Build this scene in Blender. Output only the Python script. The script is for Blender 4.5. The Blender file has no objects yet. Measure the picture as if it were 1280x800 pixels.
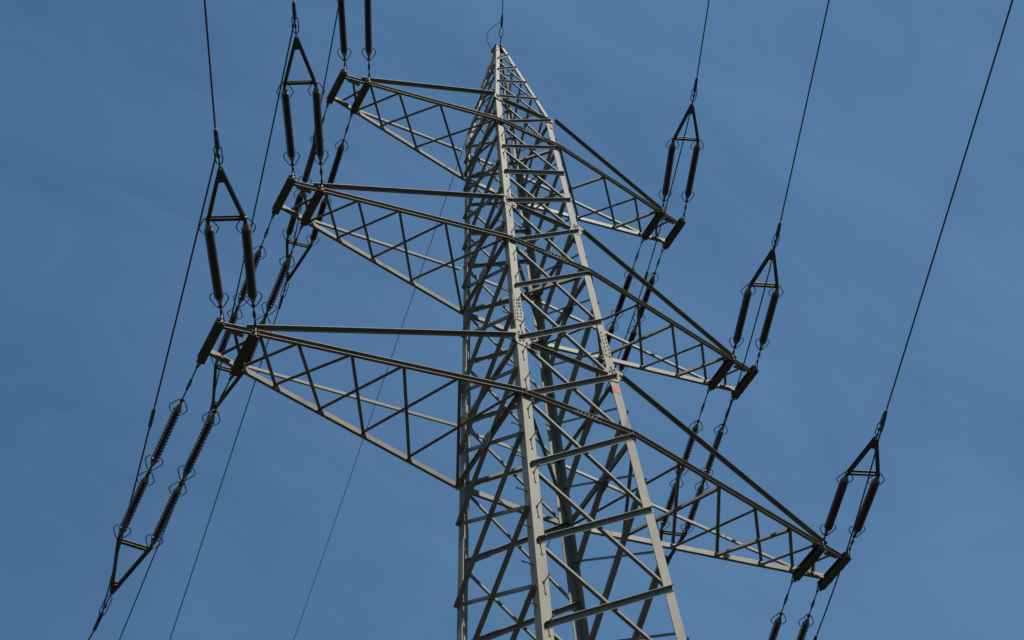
import bpy, math, random
from mathutils import Vector, Matrix
random.seed(7)
R = math.radians
SC = bpy.context.scene
COL = SC.collection
ZG = 24.159                     # height of the lowest crossarm above the ground

# ------------------------------------------------------------ camera, sky, sun, exposure
cam_d = bpy.data.cameras.new('camera')
cam = bpy.data.objects.new('camera', cam_d); COL.objects.link(cam)
cam.location = (-11.04046, -16.45271, -22.55892 + ZG)
cam.rotation_euler = (2.51468, 0.05865, -0.49159)
cam_d.sensor_width = 36.0
cam_d.lens = 1953.986 * 36 / 1280
cam_d.clip_start = 0.1; cam_d.clip_end = 8000
SC.camera = cam

SUN_EL, SUN_AZ = 54.0, 183.5    # azimuth clockwise from +Y
wd = bpy.data.worlds.new('World'); SC.world = wd; wd.use_nodes = True
nt = wd.node_tree; nt.nodes.clear()
sky = nt.nodes.new('ShaderNodeTexSky'); sky.sky_type = 'NISHITA'; sky.sun_disc = False
sky.sun_elevation = R(SUN_EL); sky.sun_rotation = R(SUN_AZ)
sky.altitude = 200; sky.air_density = 1.0; sky.dust_density = 0.0; sky.ozone_density = 1.0
tc = nt.nodes.new('ShaderNodeTexCoord')
mp = nt.nodes.new('ShaderNodeMapping'); mp.inputs['Rotation'].default_value = (0.3, 0.5, 0.9); mp.inputs['Scale'].default_value = (1.6, 4.2, 2.4)
ns = nt.nodes.new('ShaderNodeTexNoise'); ns.inputs['Scale'].default_value = 1.5; ns.inputs['Detail'].default_value = 7; ns.inputs['Roughness'].default_value = 0.58; ns.inputs['Distortion'].default_value = 0.5
rp = nt.nodes.new('ShaderNodeMapRange'); rp.interpolation_type = 'SMOOTHSTEP'
rp.inputs['From Min'].default_value = 0.25; rp.inputs['From Max'].default_value = 0.75; rp.inputs['To Min'].default_value = 0.075; rp.inputs['To Max'].default_value = 0.165
n2 = nt.nodes.new('ShaderNodeTexNoise'); n2.inputs['Scale'].default_value = 4.5; n2.inputs['Detail'].default_value = 9; n2.inputs['Roughness'].default_value = 0.62; n2.inputs['Distortion'].default_value = 0.8
r2 = nt.nodes.new('ShaderNodeMapRange'); r2.inputs['From Min'].default_value = 0.3; r2.inputs['From Max'].default_value = 0.75; r2.inputs['To Min'].default_value = -0.028; r2.inputs['To Max'].default_value = 0.05
ad = nt.nodes.new('ShaderNodeMath'); ad.operation = 'ADD'; ad.use_clamp = True
dt = nt.nodes.new('ShaderNodeVectorMath'); dt.operation = 'DOT_PRODUCT'; dt.inputs[1].default_value = (0.88, -0.47, 0.0)   # the veil thickens towards the east
mr = nt.nodes.new('ShaderNodeMapRange'); mr.interpolation_type = 'SMOOTHSTEP'
mr.inputs['From Min'].default_value = -0.34; mr.inputs['From Max'].default_value = 0.04; mr.inputs['To Min'].default_value = 0.0; mr.inputs['To Max'].default_value = 1.0
ml = nt.nodes.new('ShaderNodeMath'); ml.operation = 'MULTIPLY'
hs = nt.nodes.new('ShaderNodeHueSaturation'); hs.inputs['Hue'].default_value = 0.491; hs.inputs['Saturation'].default_value = 1.147; hs.inputs['Value'].default_value = 0.91
mx = nt.nodes.new('ShaderNodeMix'); mx.data_type = 'RGBA'
mx.inputs['B'].default_value = (2.05, 3.85, 6.5, 1)       # thin cirrus veil
bg = nt.nodes.new('ShaderNodeBackground'); bg.inputs['Strength'].default_value = 0.084
wo = nt.nodes.new('ShaderNodeOutputWorld')
L = nt.links.new
L(tc.outputs['Generated'], mp.inputs['Vector']); L(mp.outputs['Vector'], ns.inputs['Vector'])
L(ns.outputs['Fac'], rp.inputs['Value']); L(tc.outputs['Generated'], dt.inputs[0]); L(dt.outputs['Value'], mr.inputs['Value'])
L(mp.outputs['Vector'], n2.inputs['Vector']); L(n2.outputs['Fac'], r2.inputs['Value']); L(r2.outputs['Result'], ad.inputs[0]); L(ml.outputs['Value'], ad.inputs[1]); L(rp.outputs['Result'], ml.inputs[0]); L(mr.outputs['Result'], ml.inputs[1]); L(ad.outputs['Value'], mx.inputs['Factor'])
L(sky.outputs['Color'], hs.inputs['Color']); L(hs.outputs['Color'], mx.inputs['A'])
L(mx.outputs['Result'], bg.inputs['Color']); L(bg.outputs['Background'], wo.inputs['Surface'])

sl = bpy.data.lights.new('sun', 'SUN'); sl.energy = 4.9; sl.angle = R(0.5); sl.color = (1.0, 0.94, 0.83)
so = bpy.data.objects.new('sun', sl); COL.objects.link(so)
sd = Vector((math.sin(R(SUN_AZ)) * math.cos(R(SUN_EL)), math.cos(R(SUN_AZ)) * math.cos(R(SUN_EL)), math.sin(R(SUN_EL))))
so.rotation_euler = sd.to_track_quat('Z', 'Y').to_euler(); so.location = (0, -40, 80)
SC.view_settings.view_transform = 'Standard'; SC.view_settings.look = 'None'
SC.view_settings.exposure = 0.6; SC.view_settings.gamma = 1.0; SC.view_settings.use_curve_mapping = False

# ------------------------------------------------------------ materials
def mat(name, col, rough=0.6, metal=0.0, var=0.12, scale=3.0, stain=None, stain_amt=0.0, bump=0.0, stretch=1.0):
    m = bpy.data.materials.new(name); m.use_nodes = True
    t = m.node_tree; b = t.nodes['Principled BSDF']
    b.inputs['Roughness'].default_value = rough; b.inputs['Metallic'].default_value = metal
    g = t.nodes.new('ShaderNodeNewGeometry')
    mpn = t.nodes.new('ShaderNodeMapping'); mpn.inputs['Scale'].default_value = (1, 1, 1 / stretch)
    t.links.new(g.outputs['Position'], mpn.inputs['Vector'])
    n = t.nodes.new('ShaderNodeTexNoise'); n.inputs['Scale'].default_value = scale; n.inputs['Detail'].default_value = 8; n.inputs['Roughness'].default_value = 0.65
    t.links.new(mpn.outputs['Vector'], n.inputs['Vector'])
    r = t.nodes.new('ShaderNodeValToRGB')
    r.color_ramp.elements[0].position = 0.3; r.color_ramp.elements[1].position = 0.7
    lo = [c * (1 - var) for c in col]; hi = [min(1, c * (1 + var)) for c in col]
    r.color_ramp.elements[0].color = (*lo, 1); r.color_ramp.elements[1].color = (*hi, 1)
    t.links.new(n.outputs['Fac'], r.inputs['Fac'])
    out = r.outputs['Color']
    if stain:
        n2 = t.nodes.new('ShaderNodeTexNoise'); n2.inputs['Scale'].default_value = scale * 5; n2.inputs['Detail'].default_value = 10; n2.inputs['Roughness'].default_value = 0.75
        t.links.new(mpn.outputs['Vector'], n2.inputs['Vector'])
        r2 = t.nodes.new('ShaderNodeValToRGB'); r2.color_ramp.elements[0].position = 0.55; r2.color_ramp.elements[1].position = 0.72
        r2.color_ramp.elements[1].color = (stain_amt,) * 3 + (1,)
        t.links.new(n2.outputs['Fac'], r2.inputs['Fac'])
        mxn = t.nodes.new('ShaderNodeMix'); mxn.data_type = 'RGBA'; mxn.inputs['B'].default_value = (*stain, 1)
        t.links.new(r2.outputs['Color'], mxn.inputs['Factor']); t.links.new(out, mxn.inputs['A']); out = mxn.outputs['Result']
    t.links.new(out, b.inputs['Base Color'])
    if bump:
        bp = t.nodes.new('ShaderNodeBump'); bp.inputs['Strength'].default_value = bump; bp.inputs['Distance'].default_value = 0.01
        t.links.new(n.outputs['Fac'], bp.inputs['Height']); t.links.new(bp.outputs['Normal'], b.inputs['Normal'])
    return m
M_LEG = mat('weathered_leg_paint', (0.146, 0.139, 0.112), 0.62, 0, 0.2, 2.2, (0.072, 0.056, 0.040), 0.7, 0.12, 5)
M_BRACE = mat('weathered_brace_paint', (0.136, 0.128, 0.103), 0.6, 0, 0.2, 2.6, (0.065, 0.052, 0.04), 0.55, 0.12)
M_ARM = mat('weathered_arm_paint', (0.118, 0.108, 0.086), 0.6, 0, 0.16, 2.2, (0.055, 0.042, 0.032), 0.32)
M_BEAM = mat('dark_beam_paint', (0.048, 0.042, 0.035), 0.65, 0, 0.2, 3, (0.06, 0.045, 0.035), 0.6, 0.1)
M_BOLT = mat('dark_bolt_steel', (0.026, 0.025, 0.024), 0.5, 0.3, 0.2, 20)
M_GALV = mat('galvanised_bolt', (0.26, 0.25, 0.23), 0.45, 0.2, 0.15, 20)
M_RED = mat('red_marking_paint', (0.30, 0.095, 0.08), 0.75, 0, 0.3, 9, (0.2, 0.18, 0.16), 0.7)
M_PORC = mat('brown_porcelain_glaze', (0.020, 0.0105, 0.010), 0.28, 0, 0.25, 8)
M_CAP = mat('zinc_cap', (0.16, 0.165, 0.165), 0.5, 0.5, 0.2, 15)
M_FIT = mat('dark_forged_fitting', (0.055, 0.058, 0.062), 0.5, 0.5, 0.25, 12)
M_YOKE = mat('grey_yoke_steel', (0.04, 0.04, 0.037), 0.6, 0.2, 0.2, 6)
M_WIRE = mat('weathered_aluminium_wire', (0.040, 0.042, 0.048), 0.55, 0.4, 0.15, 6)
M_BRIGHT = mat('bare_aluminium_end', (0.62, 0.62, 0.62), 0.3, 0.8, 0.1, 20)
M_GROUND = mat('meadow', (0.022, 0.023, 0.012), 0.95, 0, 0.35, 0.25, (0.034, 0.028, 0.018), 0.6)
M_CONC = mat('footing_concrete', (0.34, 0.33, 0.30), 0.9, 0, 0.15, 3, (0.2, 0.19, 0.17), 0.5)

# ------------------------------------------------------------ mesh collector
class MB:
    def __init__(s): s.v = []; s.f = []; s.mi = []
    def add(s, vs, fs, mi=0):
        o = len(s.v); s.v += [Vector(v) for v in vs]
        s.f += [tuple(i + o for i in f) for f in fs]; s.mi += [mi] * len(fs)
    def prism(s, prof, A, B, ux, uy, mi=0):
        A, B = Vector(A), Vector(B); n = len(prof)
        vs = [A + ux * x + uy * y for x, y in prof] + [B + ux * x + uy * y for x, y in prof]
        s.add(vs, [(i, (i + 1) % n, n + (i + 1) % n, n + i) for i in range(n)] + [tuple(range(n))[::-1], tuple(range(n, 2 * n))], mi)
    def angle(s, A, B, d1, d2, b, t=0.009, b2=None, mi=0):      # L section, heel on A-B, flanges along d1 and d2
        ax = (Vector(B) - Vector(A)).normalized()
        u = Vector(d1); u = (u - ax * u.dot(ax)).normalized()
        w = Vector(d2); w = w - ax * w.dot(ax); w = (w - u * w.dot(u)).normalized()
        b2 = b2 or b
        s.prism([(0, 0), (b, 0), (b, t), (t, t), (t, b2), (0, b2)], A, B, u, w, mi)
    def channel(s, A, B, d_open, d_up, h, fl, t=0.009, mi=0):   # U section centred on A-B, web at the back
        ax = (Vector(B) - Vector(A)).normalized()
        u = Vector(d_open); u = (u - ax * u.dot(ax)).normalized()
        w = Vector(d_up); w = w - ax * w.dot(ax); w = (w - u * w.dot(u)).normalized()
        q = h / 2
        s.prism([(0, -q), (fl, -q), (fl, -q + t), (t, -q + t), (t, q - t), (fl, q - t), (fl, q), (0, q)], A, B, u, w, mi)
    def box(s, c, ux, uy, uz, a, b, d, mi=0):
        c = Vector(c)
        vs = [c + ux * (i * a / 2) + uy * (j * b / 2) + uz * (k * d / 2) for i in (-1, 1) for j in (-1, 1) for k in (-1, 1)]
        s.add(vs, [(0, 1, 3, 2), (4, 6, 7, 5), (0, 4, 5, 1), (2, 3, 7, 6), (0, 2, 6, 4), (1, 5, 7, 3)], mi)
    def plate(s, pts, nrm, t, mi=0):                            # flat polygon with thickness along nrm
        n = len(pts); nrm = Vector(nrm) * t
        vs = [Vector(p) for p in pts] + [Vector(p) + nrm for p in pts]
        s.add(vs, [tuple(range(n))[::-1], tuple(range(n, 2 * n))] + [(i, (i + 1) % n, n + (i + 1) % n, n + i) for i in range(n)], mi)
    def tube(s, path, r, seg=6, mi=0, closed=False):
        P = [Vector(p) for p in path]; n = len(P); rr = r if isinstance(r, (list, tuple)) else [r] * n
        rings = []; pv = None
        for i, p in enumerate(P):
            if closed: t = (P[(i + 1) % n] - P[i - 1])
            else: t = P[min(i + 1, n - 1)] - P[max(i - 1, 0)]
            t.normalize()
            if pv is None:
                a = Vector((0, 0, 1)) if abs(t.z) < 0.9 else Vector((1, 0, 0)); u = t.cross(a).normalized()
            else:
                u = (pv - t * pv.dot(t)).normalized()
            pv = u; w = t.cross(u)
            rings.append([p + (u * math.cos(2 * math.pi * k / seg) + w * math.sin(2 * math.pi * k / seg)) * rr[i] for k in range(seg)])
        vs = [v for g in rings for v in g]; fs = []
        for i in range(n if closed else n - 1):
            j = (i + 1) % n
            fs += [(i * seg + k, i * seg + (k + 1) % seg, j * seg + (k + 1) % seg, j * seg + k) for k in range(seg)]
        if not closed: fs += [tuple(range(seg))[::-1], tuple((n - 1) * seg + k for k in range(seg))]
        s.add(vs, fs, mi)
    def lathe(s, prof, seg=14, mi=0):                           # (x, r) pairs round the local X axis
        n = len(prof)
        vs = [Vector((x, r * math.cos(2 * math.pi * k / seg), r * math.sin(2 * math.pi * k / seg))) for x, r in prof for k in range(seg)]
        fs = [(i * seg + k, i * seg + (k + 1) % seg, (i + 1) * seg + (k + 1) % seg, (i + 1) * seg + k) for i in range(n - 1) for k in range(seg)]
        fs += [tuple(range(seg))[::-1], tuple((n - 1) * seg + k for k in range(seg))]
        s.add(vs, fs, mi)
    def bolt(s, c, n, r=0.016, h=0.02, mi=1):
        n = Vector(n).normalized(); s.tube([Vector(c) - n * 0.004, Vector(c) + n * h], r, 6, mi)
    def mesh(s, name, mats, smooth=False, off=None):
        me = bpy.data.meshes.new(name)
        off = off or Vector((0, 0, 0))
        me.from_pydata([tuple(v - off) for v in s.v], [], s.f)
        for m in (mats if isinstance(mats, (list, tuple)) else [mats]): me.materials.append(m)
        me.polygons.foreach_set('material_index', s.mi)
        me.validate(); me.update()
        import bmesh
        bm = bmesh.new(); bm.from_mesh(me); bmesh.ops.recalc_face_normals(bm, faces=bm.faces); bm.to_mesh(me); bm.free()
        if smooth:
            me.polygons.foreach_set('use_smooth', [True] * len(me.polygons))
        return me
    def build(s, name, mats, parent=None, smooth=False, off=None):
        return link(name, s.mesh(name, mats, smooth, off), parent)
def link(name, me, parent=None):
    o = bpy.data.objects.new(name, me); COL.objects.link(o)
    if parent: o.parent = parent
    return o
def tag(o, label=None, cat=None, group=None, kind=None):
    if label: o['label'] = label
    if cat: o['category'] = cat
    if group: o['group'] = group
    if kind: o['kind'] = kind
    return o
def empty(name, loc, label, cat, group=None):
    o = bpy.data.objects.new(name, None); COL.objects.link(o); o.location = loc; o.empty_display_size = 0.3
    return tag(o, label, cat, group)
X, Y, Z = Vector((1, 0, 0)), Vector((0, 1, 0)), Vector((0, 0, 1))

# ------------------------------------------------------------ ground
g = MB(); S = 3000; N = 24
gv = [(-S + 2 * S * i / N, -S + 2 * S * j / N, 0) for j in range(N + 1) for i in range(N + 1)]
g.add(gv, [(j * (N + 1) + i, j * (N + 1) + i + 1, (j + 1) * (N + 1) + i + 1, (j + 1) * (N + 1) + i) for j in range(N) for i in range(N)])
tag(g.build('ground', M_GROUND), kind='structure')

# unseen wooded high ground, added to block horizon skylight from the steel's undersides
hb = MB(); NA, NR = 96, 7
rings = []
for r_ in range(NR):
    t = r_ / (NR - 1); rad = 260 + 900 * t
    prof_ = math.sin(math.pi * min(1.0, t * 1.25) * 0.5) ** 1.6
    for a_ in range(NA):
        th = 2 * math.pi * a_ / NA
        hgt = 118 + 32 * math.sin(3 * th + 0.7) + 22 * math.sin(7 * th + 2.1) + 12 * math.sin(17 * th)
        rj = rad * (1 + 0.05 * math.sin(5 * th + r_))
        hb.v.append(Vector((rj * math.cos(th), rj * math.sin(th), -0.5 + hgt * prof_ + (3 * math.sin(31 * th + 5 * r_) if r_ else 0))))
hf = [(r_ * NA + a_, r_ * NA + (a_ + 1) % NA, (r_ + 1) * NA + (a_ + 1) % NA, (r_ + 1) * NA + a_) for r_ in range(NR - 1) for a_ in range(NA)]
hb.f = hf; hb.mi = [0] * len(hf)
M_BLOCKER = mat('horizon_blocker_green', (0.022, 0.034, 0.016), 0.95, 0, 0.45, 0.06, (0.045, 0.05, 0.02), 0.5)
tag(hb.build('horizon_blocker', M_BLOCKER, None, True), kind='structure')

# ------------------------------------------------------------ tower dimensions (z from the lowest crossarm)
ZA, ZB, ZC = 11.3125, 5.6408, 0.0
UA, UB, UC = ZA + 1.4107, ZB + 1.7227, 1.8431
ZP, HP = 17.60, 0.125
ASP = 1.05
HS = [(-ZG, 1.2 + (1.3322 - 1.2) / 4 * ZG), (-4, 1.3322), (0, 1.2), (ZB, 1.0027), (ZA, 0.8465), (UA, 0.8045), (ZP, HP)]
def hw(z):
    for (a, ha), (b, hb) in zip(HS, HS[1:]):
        if z <= b: return ha + (hb - ha) * (z - a) / (b - a)
    return HP
def leg(i, z, out=0.0):                     # i = 1..4 ; heel of the leg angle, out = offset outwards
    h = hw(z); sx = -1 if i in (1, 3) else 1; sy = -1 if i in (1, 2) else 1
    return Vector((sx * (h + out), sy * (h * ASP + out), z))
SGN = {1: (-1, -1), 2: (1, -1), 3: (-1, 1), 4: (1, 1)}

tower = empty('lattice_tower', (0, 0, 0), 'tall grey steel lattice pylon with three pairs of crossarms against the blue sky', 'pylon')
OFF = Vector((0, 0, -ZG))                   # tower coordinates -> world
def tb(mb, name, mats, parent=tower, smooth=False): return mb.build(name, mats, parent, smooth, OFF)

def legw(z): return 0.20 if z < 3 else (0.175 if z < 9 else (0.15 if z < 12 else 0.11))
legs = {}
for i in (1, 2, 3, 4):
    sx, sy = SGN[i]; m = MB()
    segs = [(-ZG, -12), (-12, 0.0), (0.0, 2.9), (2.9, 8.9), (8.9, UA + 0.12)]
    for a, b in segs:
        m.angle(leg(i, a), leg(i, b), (-sx, 0, 0), (0, -sy, 0), legw((a + b) / 2), 0.016 if b < 9 else 0.013)
    m.angle(leg(i, UA + 0.123), leg(i, ZP - 0.02), (-sx, 0, 0), (0, -sy, 0), 0.105, 0.011)
    legs[i] = tb(m, 'leg', [M_LEG, M_BOLT])
    f = MB(); c = leg(i, -ZG)
    f.box(c + Vector((0, 0, 0.22)), X, Y, Z, 0.9, 0.9, 0.5); tb(f, 'footing', M_CONC)

# face description: (legs a,b) with a on the left seen from outside, outward normal, staggered nodes?
FACES = [((1, 2), Vector((0, -1, 0))), ((3, 4), Vector((0, 1, 0))), ((1, 3), Vector((-1, 0, 0))), ((2, 4), Vector((1, 0, 0)))]
ZF = [-7.95, -6.0, -4.05, -2.08, -0.02, 1.86, 3.78, 5.62, 7.36, 8.74, 10.0, 11.28, 12.72]
ZS = [-8.9, -7.0, -5.05, -3.12, -1.08, 0.93, 2.82, 4.70, 6.50, 8.05, 9.37, 10.64, 11.95]
PF = [12.76, 14.05, 15.15, 16.2, 17.1]
PS = [11.95, 13.4, 14.6, 15.68, 16.65]
def inplane(a, b, z0, z1, nrm, off, inset):
    """end points of a brace lying on a face: offset along the face normal, inset from the leg heels"""
    A, B = leg(a, z0), leg(b, z1)
    d = (leg(b, z0) - leg(a, z0)).normalized()
    return A + d * inset + nrm * off, B - d * inset + nrm * off
def brace_up(m, a, b, z0, z1, nrm, w):      # outside the leg flange, outstanding flange on top pointing out
    A, B = inplane(a, b, z0, z1, nrm, 0.004, 0.03 if z0 < 12 else 0.02)
    if nrm.y > 0.5: m.angle(A - nrm * 0.026, B - nrm * 0.026, -nrm, -Z, w * 0.85, 0.008, w)     # far face: flange on top pointing in
    elif abs(nrm.x) > 0.5: m.angle(A - Z * w, B - Z * w, nrm, Z, w, 0.008, w * 0.8)       # side faces: flange at the bottom
    else: m.angle(A, B, nrm, -Z, w * 0.85, 0.008, w)
def brace_down(m, a, b, z0, z1, nrm, w):    # behind the leg flange, outstanding flange at the bottom pointing in
    A, B = inplane(a, b, z1, z0, nrm, -0.022, 0.07 if z0 < 12 else 0.04)
    A -= Z * 0.03; B -= Z * 0.03
    if nrm.y > 0.5: m.angle(A + nrm * 0.026, B + nrm * 0.026, nrm, Z, w * 0.6, 0.007, w * 0.6)
    else: m.angle(A, B, -nrm, Z, w * 0.85, 0.007, w * 0.62)
lower = MB()
for (a, b), nrm in FACES:
    side = abs(nrm.x) > 0.5
    for zz in ((ZS if side else ZF), (PS if side else PF)):
        for z0, z1 in zip(zz, zz[1:]):
            w = 0.095 if z0 < 3 else (0.085 if z0 < 9 else (0.07 if z0 < 11.9 else 0.055))
            if side: w *= 1.02
            for fn in (brace_up, brace_down):
                pair = (a, b)
                if side:                      # both sides: the heavy brace falls from the front leg to the back leg
                    pair = (b, a)
                m = MB(); fn(m, *pair, z0, z1, nrm, w * (1.0 if fn is brace_up else 0.82))
                # bolts at the ends
                for i_, z_ in ((pair[0], z0 if fn is brace_up else z1), (pair[1], z1 if fn is brace_up else z0)):
                    d = (leg(pair[1], z_) - leg(pair[0], z_)).normalized() * (1 if i_ == pair[0] else -1)
                    q = leg(i_, z_) + d * (0.06 if z0 < 12 else 0.035) + nrm * (0.014 if fn is brace_up else 0.002) - Z * 0.045
                    m.bolt(q, nrm, 0.014 if z0 < 12 else 0.009, 0.018)
                if z1 < -7.5 or (side and z1 < -6.9): lower.v += []          # never reached in view, kept simple
                tb(m, 'brace' if z0 < 11.9 else 'peak_brace', [M_BRACE, M_BOLT])
# bracing of the part below the picture, one mass
zz = [-ZG + 0.6, -20.6, -17.4, -14.4, -11.6, -8.6]
for (a, b), nrm in FACES:
    for z0, z1 in zip(zz, zz[1:]):
        brace_up(lower, a, b, z0, z1, nrm, 0.1); brace_down(lower, a, b, z0, z1, nrm, 0.09)
tag(tb(lower, 'lower_bracing', M_BRACE), kind='stuff')

# horizontal struts at the crossarm levels and plan bracing
def strut(A, B, d1, d2, w, t=0.009):
    m = MB(); m.angle(A, B, d1, d2, w, t); return tb(m, 'strut', M_BRACE)
for z in (UA, UB, UC):
    for (a, b), nrm in FACES:
        A, B = inplane(a, b, z - 0.10, z - 0.10, nrm, -0.024 if abs(nrm.y) > .5 else 0.004, 0.05 if abs(nrm.x) > .5 else (0.27 if z < 9 else 0.17))
        strut(A, B, -nrm, Z, 0.085) if abs(nrm.x) > 0.5 else strut(A + nrm * 0.044 - Z * 0.02, B + nrm * 0.044 - Z * 0.02, nrm, -Z, 0.08)
for z in (ZA, ZB, ZC):
    for (a, b), nrm in FACES[2:]:
        A, B = inplane(a, b, z, z, nrm, 0.004, 0.03)
        m = MB(); m.channel(A, B, nrm, Z, 0.13, 0.055); tb(m, 'strut', M_BRACE)
    for a, b, dz in ((1, 4, 0.0), (2, 3, -0.03)):
        A, B = leg(a, z), leg(b, z); d = (B - A).normalized()
        m = MB(); m.angle(A + d * 0.2 + Z * dz, B - d * 0.2 + Z * dz, d.cross(Z), Z, 0.07, 0.008); tb(m, 'plan_brace', M_BRACE)

# gusset plates with bolts at the tie level, leg splices, red marks
for z, s_ in ((UA, 0.62), (UB, 0.85), (UC, 1.0)):
    for i in (1, 2, 3, 4):
        sx, sy = SGN[i]; nrm = Vector((0, sy, 0)); m = MB()
        w0 = legw(z)
        h0 = leg(i, z) + nrm * 0.004
        def q(dx, dz):
            b = leg(i, z + dz * s_); return Vector((b.x - sx * dx * s_, b.y + sy * 0.004, b.z))
        if sy > 0: m.plate([q(-0.03, 0.12), q(w0 * .9, 0.12), q(w0 + 0.12, -0.12), q(w0 + 0.10, -0.2), q(0.02, -0.16), q(-0.06, 0.0)], nrm, 0.012)
        else: m.plate([q(-0.17, 0.15), q(-0.02, 0.28), q(w0 * .95, 0.30), q(w0 + 0.06, 0.10), q(w0 + 0.22, -0.10), q(w0 + 0.20, -0.26), q(0.02, -0.20), q(-0.18, 0.0)], nrm, 0.012)
        for dx, dz in ((0.03, 0.10), (0.10, 0.14), (0.03, 0.0), (0.11, 0.04), (0.05, -0.09), (0.13, -0.05), (0.2, -0.1), (0.26, -0.14), (0.33, -0.17), (-0.07, 0.06), (-0.12, 0.07), (0.04, 0.2), (0.12, 0.22), (0.17, 0.07))[:5 if sy > 0 else 20]:
            m.bolt(q(dx, dz) + nrm * 0.012, nrm, 0.022 * s_, 0.02)
        tb(m, 'gusset_plate', [M_LEG, M_BOLT])
        # side gusset on the strut
        m = MB(); nx = Vector((sx, 0, 0))
        def q2(dy, dz):
            b = leg(i, z + dz * s_); return Vector((b.x + sx * 0.014, b.y - sy * dy * s_, b.z))
        m.plate([q2(0.02, 0.14), q2(0.16, 0.14), q2(0.34, -0.06), q2(0.3, -0.2), q2(0.02, -0.16)], nx, 0.010)
        for dy, dz in ((0.06, 0.08), (0.12, 0.02), (0.07, -0.06), (0.2, -0.08), (0.26, -0.13)): m.bolt(q2(dy, dz) + nx * 0.010, nx, 0.015 * s_, 0.015)
        tb(m, 'gusset_plate', [M_BRACE, M_BOLT])
for z0, z1, i_ in ((2.15, 3.65, 1), (2.15, 3.65, 2), (2.15, 3.65, 3), (2.15, 3.65, 4)):
    sx, sy = SGN[i_]; w0 = 0.19
    m = MB()
    for nrm, tan in ((Vector((0, sy, 0)), Vector((-sx, 0, 0))), (Vector((sx, 0, 0)), Vector((0, -sy, 0)))):
        A, B = leg(i_, z0 + 0.35) + nrm * 0.003, leg(i_, z1 - 0.2) + nrm * 0.003
        m.plate([A + tan * 0.012, A + tan * (w0 - 0.015), B + tan * (w0 - 0.025), B + tan * 0.012], nrm, 0.010)
        for k in range(6):
            for c in ((0.05, 0.0), (0.13, 0.05)):
                zk = z0 + 0.45 + k * (z1 - z0 - 0.75) / 6 + c[1]
                m.bolt(leg(i_, zk) + tan * c[0] + nrm * 0.013, nrm, 0.015, 0.018)
    tb(m, 'splice_plate', [M_LEG, M_BOLT])
for z in (UA - 0.25, UB - 0.33, UC - 0.385):
    m = MB(); A, B = leg(2, z) - Y * 0.0035, leg(2, z - 0.19) - Y * 0.0035; w0 = legw(z - 0.1) - 0.012
    m.plate([A - X * 0.008, A - X * w0, B - X * (w0 - 0.01), B - X * 0.008], (0, -1, 0), 0.002)
    tb(m, 'paint_mark', M_RED)
# step bolts on the near leg
k = 0; z = -7.8
while z < 12.4:
    nrm, tan = ((Vector((0, -1, 0)), X) if k % 2 == 0 else (Vector((-1, 0, 0)), Y))
    c = leg(1, z) + tan * legw(z) * 0.5
    m = MB(); L_ = 0.19 if z < 6 else 0.16
    m.tube([c - nrm * 0.03, c + nrm * L_], 0.0105, 6); m.tube([c + nrm * (L_ + 0.0005), c + nrm * (L_ + 0.016)], 0.021, 6)
    m.tube([c + nrm * 0.002, c + nrm * 0.018], 0.022, 6)
    tb(m, 'step_bolt', M_BOLT, legs[1]); k += 1; z += 0.46
# small face gussets where the side diagonals cross
for z in (ZC - 0.05, ZB - 0.02, ZA):
    for sx in (-1, 1):
        m = MB(); c = Vector((sx * (hw(z) + 0.085), 0, z - 0.02)); nx = Vector((sx, 0, 0))
        m.plate([c + Y * a + Z * b for a, b in ((-0.22, 0.02), (-0.1, 0.17), (0.12, 0.15), (0.22, -0.03), (0.1, -0.17), (-0.12, -0.16))], nx, 0.01)
        for a, b in ((-0.12, 0.02), (-0.05, 0.08), (0.06, 0.07), (0.12, -0.02), (0.05, -0.09), (-0.06, -0.08)): m.bolt(c + Y * a + Z * b + nx * 0.01, nx, 0.015, 0.015)
        tb(m, 'gusset_plate', [M_BRACE, M_BOLT])
# cap of the peak
m = MB()
m.box((0, 0, ZP + 0.01), X, Y, Z, 2 * HP + 0.06, 2 * HP + 0.06, 0.03)
m.tube([(0, -HP - .05, ZP + .06), (0, HP + .05, ZP + .06)], 0.045, 10)
m.box((0, 0, ZP + 0.05), X, Y, Z, 0.05, 0.2, 0.05)
tb(m, 'peak_cap', M_BEAM)

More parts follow.
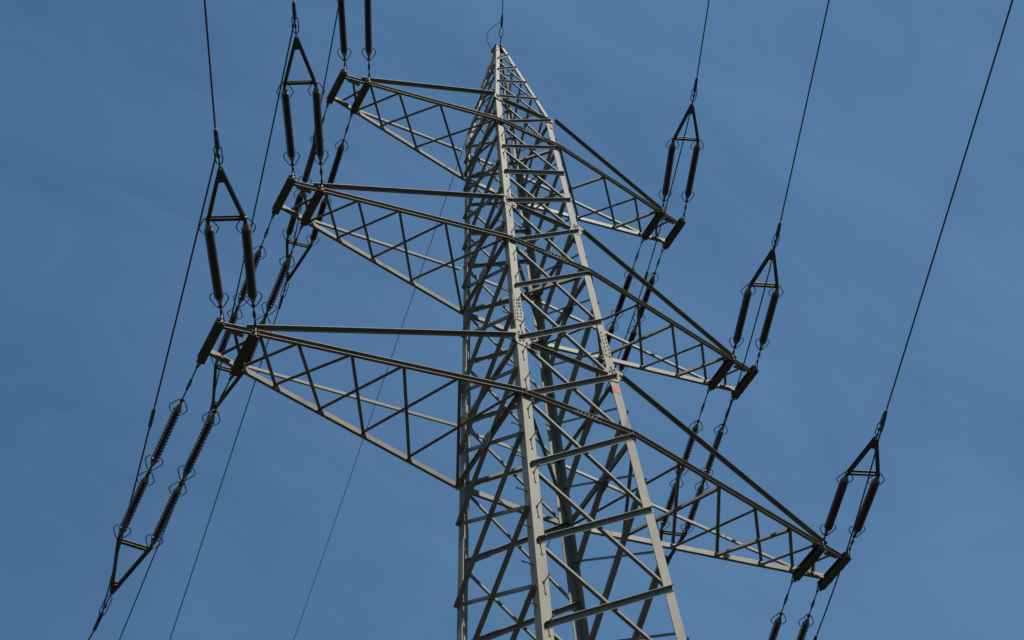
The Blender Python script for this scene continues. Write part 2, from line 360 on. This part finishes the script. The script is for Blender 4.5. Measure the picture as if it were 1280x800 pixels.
# ------------------------------------------------------------ crossarms
ARM = {'A': dict(z=ZA, u=UA, L=4.7656, d=0.628, w=0.4817, of=-0.0336, word='top', nodes=[4.03, 3.32, 2.30, 0.9]),
       'B': dict(z=ZB, u=UB, L=5.7646, d=0.6468, w=0.4924, of=-0.014, word='middle', nodes=[4.98, 4.28, 3.40, 2.40, 1.05]),
       'C': dict(z=ZC, u=UC, L=6.7781, d=0.6344, w=0.5184, of=0.0331, word='lowest', nodes=[6.02, 5.33, 4.37, 3.42, 2.38, 1.25])}
TIPY = 0.27
for key, a in ARM.items():
    z = a['z']; h = hw(z); xb = h + 0.02
    tip = a['L'] + 0.02
    def cy(x, tip=tip, h=h):                   # chord offset from the arm's axis
        x = abs(x)
        return h * ASP + 0.02 if x <= h else TIPY + (h * ASP + 0.02 - TIPY) * (tip - x) / (tip - h)
    m = MB()
    for sy in (-1, 1):
        op = Vector((0, sy, 0)); hh = 0.13; fl = 0.06
        pts = [Vector((x, sy * cy(x), z)) for x in (-tip, -h, h, tip)]
        m.channel(pts[0], pts[1], op, Z, hh, fl, 0.0075)
        m.channel(pts[1] + X * 0.001, pts[2] - X * 0.001, op, Z, hh, fl, 0.0075)
        m.channel(pts[2], pts[3], op, Z, hh, fl, 0.0075)
        # bolts over the legs
        for sx in (-1, 1):
            for k in range(3):
                q = Vector((sx * (h - 0.05 - k * 0.05), sy * (h * ASP + 0.03), z + (0.03 if k % 2 else -0.03))); m.bolt(q, op, 0.015, 0.02, 2)
    arm = tb(m, 'crossarm', [M_ARM, M_BOLT, M_GALV])
    # splice under the front and back chord, centre of the tower
    for sy in (-1, 1):
        m = MB(); c = Vector((0.12 * h, sy * (h * ASP + 0.055), z - 0.0745))
        m.box(c, X, Y, Z, 0.62, 0.075, 0.014)
        for k in range(7): m.bolt(c + X * (-0.26 + k * 0.087) - Z * 0.006 - Vector((0, -sy * 0.012, 0)), -Z, 0.014, 0.018, 1)
        for k in range(6): m.tube([Vector((c.x - 0.2 + k * 0.08, sy * (h * ASP + 0.022), z - 0.028)), Vector((c.x - 0.2 + k * 0.08, sy * (h * ASP + 0.097), z - 0.028))], 0.014, 6, 1)
        tb(m, 'splice_plate', [M_ARM, M_GALV], arm)
    for sx in (-1, 1):
        # upper tie bars
        for sy in (-1, 1):
            A = Vector((sx * (a['L'] - a['d'] * 0.75), sy * (cy(a['L'] - a['d'] * .75) + 0.035), z + 0.078))
            b0 = leg(1, a['u']); B = Vector((sx * (abs(b0.x) + 0.06), sy * (abs(b0.y) + 0.045), a['u'] - 0.02))
            m = MB(); m.angle(A, B, (0, sy, 0), -Z, 0.085, 0.008, 0.075)
            tb(m, 'tie_bar', M_ARM, arm)
        # lacing in the plane of the bottom chords
        nd = a['nodes']; n = len(nd)
        top = [a['L'] - 0.3] + nd
        for sy in (-1, 1):
            for k in range(len(top) - 1):
                xa, xb_ = top[k], top[k + 1]
                P0 = Vector((sx * xa, sy * (cy(xa) - 0.012), z)); P1 = Vector((sx * xb_, -sy * (cy(xb_) - 0.012), z))
                dz = -0.052 if sy < 0 else 0.035
                ax = (P1 - P0).normalized(); sd_ = ax.cross(Z)
                if sd_.y > 0: sd_ = -sd_
                if sx > 0 and sy < 0 and k % 2 == (0 if key == 'C' else 1) and k > 0: sd_ = -sd_     # some bars turned the other way round
                m = MB(); m.angle(P0 + Z * dz - sd_ * 0.03, P1 + Z * dz - sd_ * 0.03, sd_, Z, 0.062 if key == 'C' else 0.056, 0.007)
                for P, d in ((P0, ax), (P1, -ax)): m.bolt(P + d * 0.06 + Z * dz, -Z, 0.012, 0.015)
                tb(m, 'lacing_bar', [M_ARM, M_BOLT], arm)
        # end plates and beams
        for x in (a['L'], a['L'] - a['d']):
            m = MB(); c = Vector((sx * x, a['of'], z - 0.075))
            for s2 in (-1, 1):
                m.channel(c + X * s2 * 0.003 - Y * (a['w'] - 0.025), c + X * s2 * 0.003 + Y * (a['w'] - 0.025), X * s2, Z, 0.15, 0.074, 0.010)
            for e in (-1, 1):
                m.box(c + Y * e * (a['w'] - 0.035), X, Y, Z, 0.040, 0.11, 0.19)
                m.box(c + Y * e * 0.2 - Z * 0.083, X, Y, Z, 0.15, 0.07, 0.012)
                m.tube([c + Y * e * (a['w'] - 0.03) - X * 0.06, c + Y * e * (a['w'] - 0.03) + X * 0.06], 0.018, 8)
            tb(m, 'end_beam', M_BEAM, arm)
        for sy in (-1, 1):
            m = MB(); x = a['L'] - a['d'] * 0.5
            c = Vector((sx * x, sy * (cy(x) - 0.02), z - 0.0725))
            m.box(c, X, Y, Z, a['d'] * 0.5, 0.075, 0.012)
            for k in range(5): m.bolt(c + X * (-0.13 + k * 0.065) + Y * (0.02 if k % 2 else -0.02) - Z * 0.005, -Z, 0.014, 0.016, 1)
            tb(m, 'end_plate', [M_ARM, M_GALV], arm)

# ------------------------------------------------------------ insulator strings, yokes, clamps, wires
def porcelain(body, pitch, core, rad):
    m = MB(); n = int(body / pitch); p = [(0, core)]
    for i in range(n):
        x = (i + 0.25) * body / n; w = body / n
        p += [(x, core), (x + w * 0.12, core * 1.15), (x + w * 0.20, rad * 0.98), (x + w * 0.27, rad), (x + w * 0.32, rad * 0.97), (x + w * 0.50, core * 1.15)]
    p.append((body, core)); m.lathe(p, 16)
    return m.mesh('insulator', M_PORC, True)
def capmesh():
    m = MB(); m.lathe([(-0.13, 0.022), (-0.125, 0.032), (-0.09, 0.034), (-0.075, 0.05), (-0.04, 0.052), (-0.03, 0.060), (0.04, 0.062), (0.05, 0.05)], 12)
    return m.mesh('cap', M_CAP, True)
def hornmesh():
    m = MB()
    for s in (-1, 1):
        m.tube([(-0.085, s * 0.025, 0), (-0.075, s * 0.055, 0.0), (-0.02, s * 0.095, 0.0), (0.07, s * 0.15, 0.01), (0.105, s * 0.163, 0.012), (0.14, s * 0.158, 0.015), (0.205, s * 0.118, 0.01), (0.215, s * 0.10, 0.005), (0.20, s * 0.088, 0.0)], 0.0105, 6)
    m.tube([(-0.085, 0, 0.02), (-0.05, 0, 0.09), (0.05, 0, 0.15), (0.13, 0, 0.165)], 0.0075, 6)
    m.box((-0.085, 0, 0), X, Y, Z, 0.022, 0.08, 0.05)
    return m.mesh('arcing_horn', M_FIT, True)
PORC = {'dense': porcelain(1.40, 0.037, 0.062, 0.086), 'dense_short': porcelain(1.23, 0.037, 0.060, 0.082), 'ribbed': porcelain(1.23, 0.074, 0.029, 0.083)}
CAP = capmesh(); HORN = hornmesh()
def frame(P0, P1):
    u = (P1 - P0).normalized(); s = Z.cross(u).normalized(); w = u.cross(s)
    return u, s, w
def orient(P0, P1):
    u, s, w = frame(P0, P1)
    return Matrix(((u.x, s.x, w.x, P0.x), (u.y, s.y, w.y, P0.y), (u.z, s.z, w.z, P0.z), (0, 0, 0, 1)))
def ins_string(P0, P1, kind, label, group):
    Lt = (P1 - P0).length
    o = empty('insulator_string', P0, label, 'insulator', group)
    o.matrix_world = orient(P0, P1)
    def put(me, name, x, flip=False, parent=o):
        c = link(name, me, parent); c.location = (x, 0, 0)
        if flip: c.rotation_euler = (0, 0, math.pi)
        return c
    if kind == 'front':
        body = 1.40; end = Lt - 0.17; units = [(end - body, 'dense')]
    else:
        body = 1.23; end = Lt - 0.22
        me = 'dense_short' if kind == 'back_dense' else 'ribbed'
        units = [(end - body, me), (end - 2 * body - 0.46, me)]
    first = min(x for x, _ in units)
    m = MB()                                   # link chain: shackle, rod with turnbuckle, ball
    m.tube([(0.0, 0.03, 0), (-0.02, 0.03, 0), (-0.035, 0.0, 0), (-0.02, -0.03, 0), (0.0, -0.03, 0), (0.09, -0.022, 0), (0.10, 0.0, 0), (0.09, 0.022, 0)], 0.011, 6, closed=True)
    e = first - 0.12
    m.tube([(0.085, 0, 0), (e - 0.09, 0, 0)], 0.014, 8)
    m.lathe([(0.10, 0.016), (0.12, 0.026), (0.16, 0.026), (0.18, 0.016)], 8)
    if e > 0.5:
        m.lathe([(e * 0.42, 0.015), (e * 0.46, 0.026), (e * 0.66, 0.026), (e * 0.7, 0.015)], 8)
        m.tube([(e * .56, -.05, 0), (e * .56, .05, 0)], .009, 6)
    m.lathe([(e - 0.12, 0.014), (e - 0.09, 0.034), (e - 0.05, 0.036), (e - 0.02, 0.020), (e + 0.03, 0.022), (e + 0.05, 0.03)], 10)
    m.build('link_rod', M_FIT, o, True)
    for x, me in units:
        i = put(PORC[me], 'insulator', x)
        put(CAP, 'cap', 0, False, i); put(CAP, 'cap', body, True, i)
        put(HORN, 'arcing_horn', -0.12, False, i); put(HORN, 'arcing_horn', body + 0.12, True, i)
    if len(units) == 2:
        m = MB(); xm = first + body + 0.06
        m.lathe([(xm, 0.02), (xm + 0.05, 0.032), (xm + 0.1, 0.02), (xm + 0.19, 0.02), (xm + 0.24, 0.034), (xm + 0.3, 0.034), (xm + 0.31, 0.02), (xm + 0.35, 0.02)], 10)
        m.build('link_rod', M_FIT, o, True)
    m = MB(); m.lathe([(end + 0.05, 0.02), (end + 0.08, 0.034), (Lt - 0.05, 0.034), (Lt - 0.03, 0.02), (Lt + 0.01, 0.02)], 10)
    m.build('end_link', M_FIT, o, True)
    return o
def yoke(c, u, pr, la, label):
    """triangular yoke: corners c+-pr, apex c+u*la"""
    o = empty('yoke_frame', c, label, 'yoke', 'triangular yokes joining the insulator strings')
    n = u.cross(pr).normalized()
    A = u * la; tw = u
    m = MB()
    for s in (-1, 1):
        for q in (-1, 1):
            P0 = pr * s - u * 0.03 + n * q * 0.028; P1 = A - u * 0.04 + pr.normalized() * s * 0.022 + n * q * 0.028
            d = (P1 - P0).normalized(); sd_ = d.cross(n)
            m.prism([(-0.034, -0.006), (0.034, -0.006), (0.034, 0.006), (-0.034, 0.006)], P0, P1, sd_, n)
    m.build('side_bar', M_YOKE, o)
    m = MB(); e = pr.normalized()
    for q in (-1, 1):
        m.prism([(-0.03, -0.005), (0.03, -0.005), (0.03, 0.005), (-0.03, 0.005)], -pr * 1.05 + u * 0.03 + n * q * 0.0405, pr * 1.05 + u * 0.03 + n * q * 0.0405, u, n)
    for s in (-1, 1):
        m.tube([pr * s - n * 0.05, pr * s + n * 0.05], 0.017, 8)
    m.build('cross_bar', M_YOKE, o)
    m = MB()
    for q in (-1, 1):
        m.plate([A + e * 0.035 + u * 0.03 + n * (q * 0.041 - 0.004), A - e * 0.035 + u * 0.03 + n * (q * 0.041 - 0.004), A - e * 0.10 - u * 0.22 + n * (q * 0.041 - 0.004), A + e * 0.10 - u * 0.22 + n * (q * 0.041 - 0.004)], n, 0.008)
    m.tube([A - n * 0.06, A + n * 0.06], 0.02, 8)
    m.build('apex_plate', M_YOKE, o)
    return o
def sag_path(P, u, length, k):
    hd = Vector((u.x, u.y, 0)); hl = hd.length; hd /= hl; sl_ = u.z / hl
    out = []; N_ = 40
    for i in range(N_ + 1):
        s = length * (i / N_) ** 1.6
        out.append(P + hd * s + Z * (sl_ * s + k * s * s))
    return out
def conductor(P, u, uw, lc, la, k, length, label, group, r=0.0155):
    """dead-end clamp from the yoke apex at P along u, then the wire"""
    o = empty('conductor', P, label, 'power line', group)
    hd = lc - la
    s = Z.cross(u).normalized(); w = u.cross(s)
    m = MB()
    m.tube([u * 0.0 + w * 0.03, u * 0.02 + w * .04, u * .09 + w * .03, u * .12, u * .09 - w * .03, u * 0.02 - w * .04, -w * .03], 0.012, 6, closed=True)
    for q in (-1, 1):
        m.tube([u * 0.10 + s * q * 0.012, u * 0.14 + s * q * 0.05, u * 0.20 + s * q * 0.062, u * (hd * 0.55) + s * q * 0.06, u * (hd * 0.62) + s * q * 0.02], 0.011, 6)
    m.tube([u * 0.1, u * (hd * 0.62)], 0.013, 6)
    m.box(u * (hd * .36), u, s, w, 0.07, 0.05, 0.05)
    m.build('link', M_FIT, o, True)
    m = MB()
    P0 = u * (hd * 0.52)
    m.tube([P0, P0 + u * hd * 0.06, u * hd * 0.95, u * hd], [0.03, 0.042, 0.036, 0.03], 10)
    m.box(u * (hd * .7) - w * .03, u, s, w, hd * .3, 0.05, 0.07)
    m.tube([u * (hd + 0.001), u * (hd + 0.03)], 0.026, 10, 1)
    m.build('dead_end_clamp', [M_FIT, M_BRIGHT], o, True)
    m = MB(); m.tube(sag_path(u * (hd + 0.0), uw, length, k), r, 8); m.build('wire', M_WIRE, o, True)
    return o

def unit(fb, az, slp):
    s = -1 if fb == 'f' else 1; az, slp = R(az), R(slp)
    return Vector((math.cos(slp) * math.sin(az), s * math.cos(slp) * math.cos(az), math.sin(slp)))
PH = {   # string azimuth and slope, wire azimuth and slope (degrees)
 ('A', -1, 'f'): (-27.0, 1.9, -27.0, 1.9), ('B', -1, 'f'): (-28.2, 5.1, -27, 4.0), ('C', -1, 'f'): (-28.1, 1.0, -26.2, 1.3),
 ('A', 1, 'f'): (-22.9, 0.7, -23.8, 0.9), ('B', 1, 'f'): (-22.0, -2.1, -23.7, -1.6), ('C', 1, 'f'): (-21.9, -4.6, -24.0, -3.7),
 ('A', -1, 'b'): (9.8, 2.8, 8.9, 2.9), ('B', -1, 'b'): (5.2, -1.2, 4.6, -1.1), ('C', -1, 'b'): (1.0, -7.7, -2.3, -6.9),
 ('A', 1, 'b'): (13.6, -2.8, 13.6, -2.8), ('B', 1, 'b'): (15.5, -4.6, 15.0, -4.6), ('C', 1, 'b'): (17.5, -5.7, 17.0, -5.7)}
GEO = {'f': (2.153, 0.962, 1.704), 'b': (4.234, 1.2286, 2.26)}
ends = {}
for (key, sx, fb), (az, slp, azw, slw) in PH.items():
    a = ARM[key]; Lc, la, lc = GEO[fb]
    yb = (a['w'] if fb == 'b' else -a['w']) + a['of']
    bo = Vector((sx * a['L'], yb, a['z'] + ZG - 0.03)); bi = Vector((sx * (a['L'] - a['d']), yb, a['z'] + ZG - 0.03))
    u = unit(fb, az, slp)
    c = (bo + bi) / 2 + u * Lc
    pr = Vector((math.cos(R(az)), -(-1 if fb == 'f' else 1) * math.sin(R(az)), 0)) * (sx * 0.315)
    side = 'left' if sx < 0 else 'right'
    way = 'near' if fb == 'f' else 'far'
    kind = 'front' if fb == 'f' else ('back_dense' if key == 'A' else 'ribbed')
    for q, P0, P1 in (('outer', bo, c + pr), ('inner', bi, c - pr)):
        look = 'smooth dark' if fb == 'f' else ('long dark two-piece' if key == 'A' else 'long dark ribbed')
        verb = 'rising from' if fb == 'f' else 'hanging beyond'
        ins_string(P0, P1, kind, f"{look} insulator string {verb} the {q} end beam of the {a['word']} {side} crossarm",
                   'short insulator strings on the near side' if fb == 'f' else 'long insulator strings on the far side')
    yoke(c, u, pr, la, f"grey triangular yoke joining two insulator strings on the {way} side of the {a['word']} {side} crossarm")
    uw = unit(fb, azw, slw)
    conductor(c + u * la, u, uw, lc, la, 0.00045, 160, f"thin dark power line running from the {way} side of the {a['word']} {side} crossarm",
              'power lines of the pylon')
    ends[(key, sx, fb)] = (c + u * (la + (lc - la) * 0.55), u)
# jumper wires carry the current past each crossarm
JS = {('C', -1): 0.75, ('B', -1): 0.75, ('A', -1): 0.75, ('A', 1): 0.75, ('B', 1): 0.75, ('C', 1): 0.75}
for (key, sx), sag in JS.items():
    a = ARM[key]; side = 'left' if sx < 0 else 'right'
    (P0, u0), (P1, u1) = ends[(key, sx, 'f')], ends[(key, sx, 'b')]
    P0 = P0 - Z * 0.06; P1 = P1 - Z * 0.06
    o = empty('jumper_wire', P0, f"slack jumper wire looping past the tip of the {a['word']} {side} crossarm", 'power line', 'jumper wires below the crossarm tips')
    pts = []
    for i in range(41):
        t = i / 40; bl = P0.lerp(P1, t)
        pts.append(bl - Z * sag * 4 * t * (1 - t) - P0)
    m = MB(); m.tube(pts, 0.0155, 8); m.build('wire', M_WIRE, o, True)
    m = MB(); j = 19; d = (pts[j + 1] - pts[j - 1]).normalized()
    m.tube([pts[j] - d * 0.2, pts[j] - d * 0.17, pts[j] + d * 0.17, pts[j] + d * 0.2], [0.022, 0.034, 0.034, 0.022], 8); m.tube([pts[j] - d * 0.235, pts[j] - d * 0.201], 0.024, 8, 1); m.build('joint_sleeve', [M_FIT, M_BRIGHT], o, True)

# earth wire on the peak
for fb, az, slp, way in (('f', -24.95, -1.0, 'towards the viewer'), ('b', 10.0, -2.0, 'away behind the pylon')):
    P = Vector((0, (-1 if fb == 'f' else 1) * (HP + 0.02), ZP + ZG + 0.06)); u = unit(fb, az, slp)
    o = empty('earth_wire', P, f'thin earth wire leaving the peak of the pylon {way}', 'power line', 'earth wires on the peak')
    s = Z.cross(u).normalized()
    m = MB()
    m.tube([u * 0, u * 0.28], 0.014, 6)
    for q in (-1, 1): m.tube([u * 0.22, u * 0.28 + s * q * 0.045, u * 0.5 + s * q * 0.045, u * 0.56], 0.011, 6)
    m.tube([u * 0.54, u * 0.6, u * 0.85, u * 0.95], [0.02, 0.034, 0.032, 0.016], 8)
    m.build('dead_end_clamp', M_FIT, o, True)
    m = MB(); m.tube(sag_path(u * 0.9, u, 160, 0.0004), 0.012 if fb == 'f' else 0.0105, 8); m.build('wire', M_WIRE, o, True)
    if fb == 'f':
        m = MB(); Q = u * 0.7; E = Vector((-HP, 0.12, -0.35)); pts = []
        for i in range(21):
            t = i / 20; pts.append(Q.lerp(E, t) + Vector((-0.30, 0.10, 0.05)) * math.sin(math.pi * t) ** 0.8)
        m.tube(pts, 0.009, 6); m.build('bonding_loop', M_WIRE, o, True)
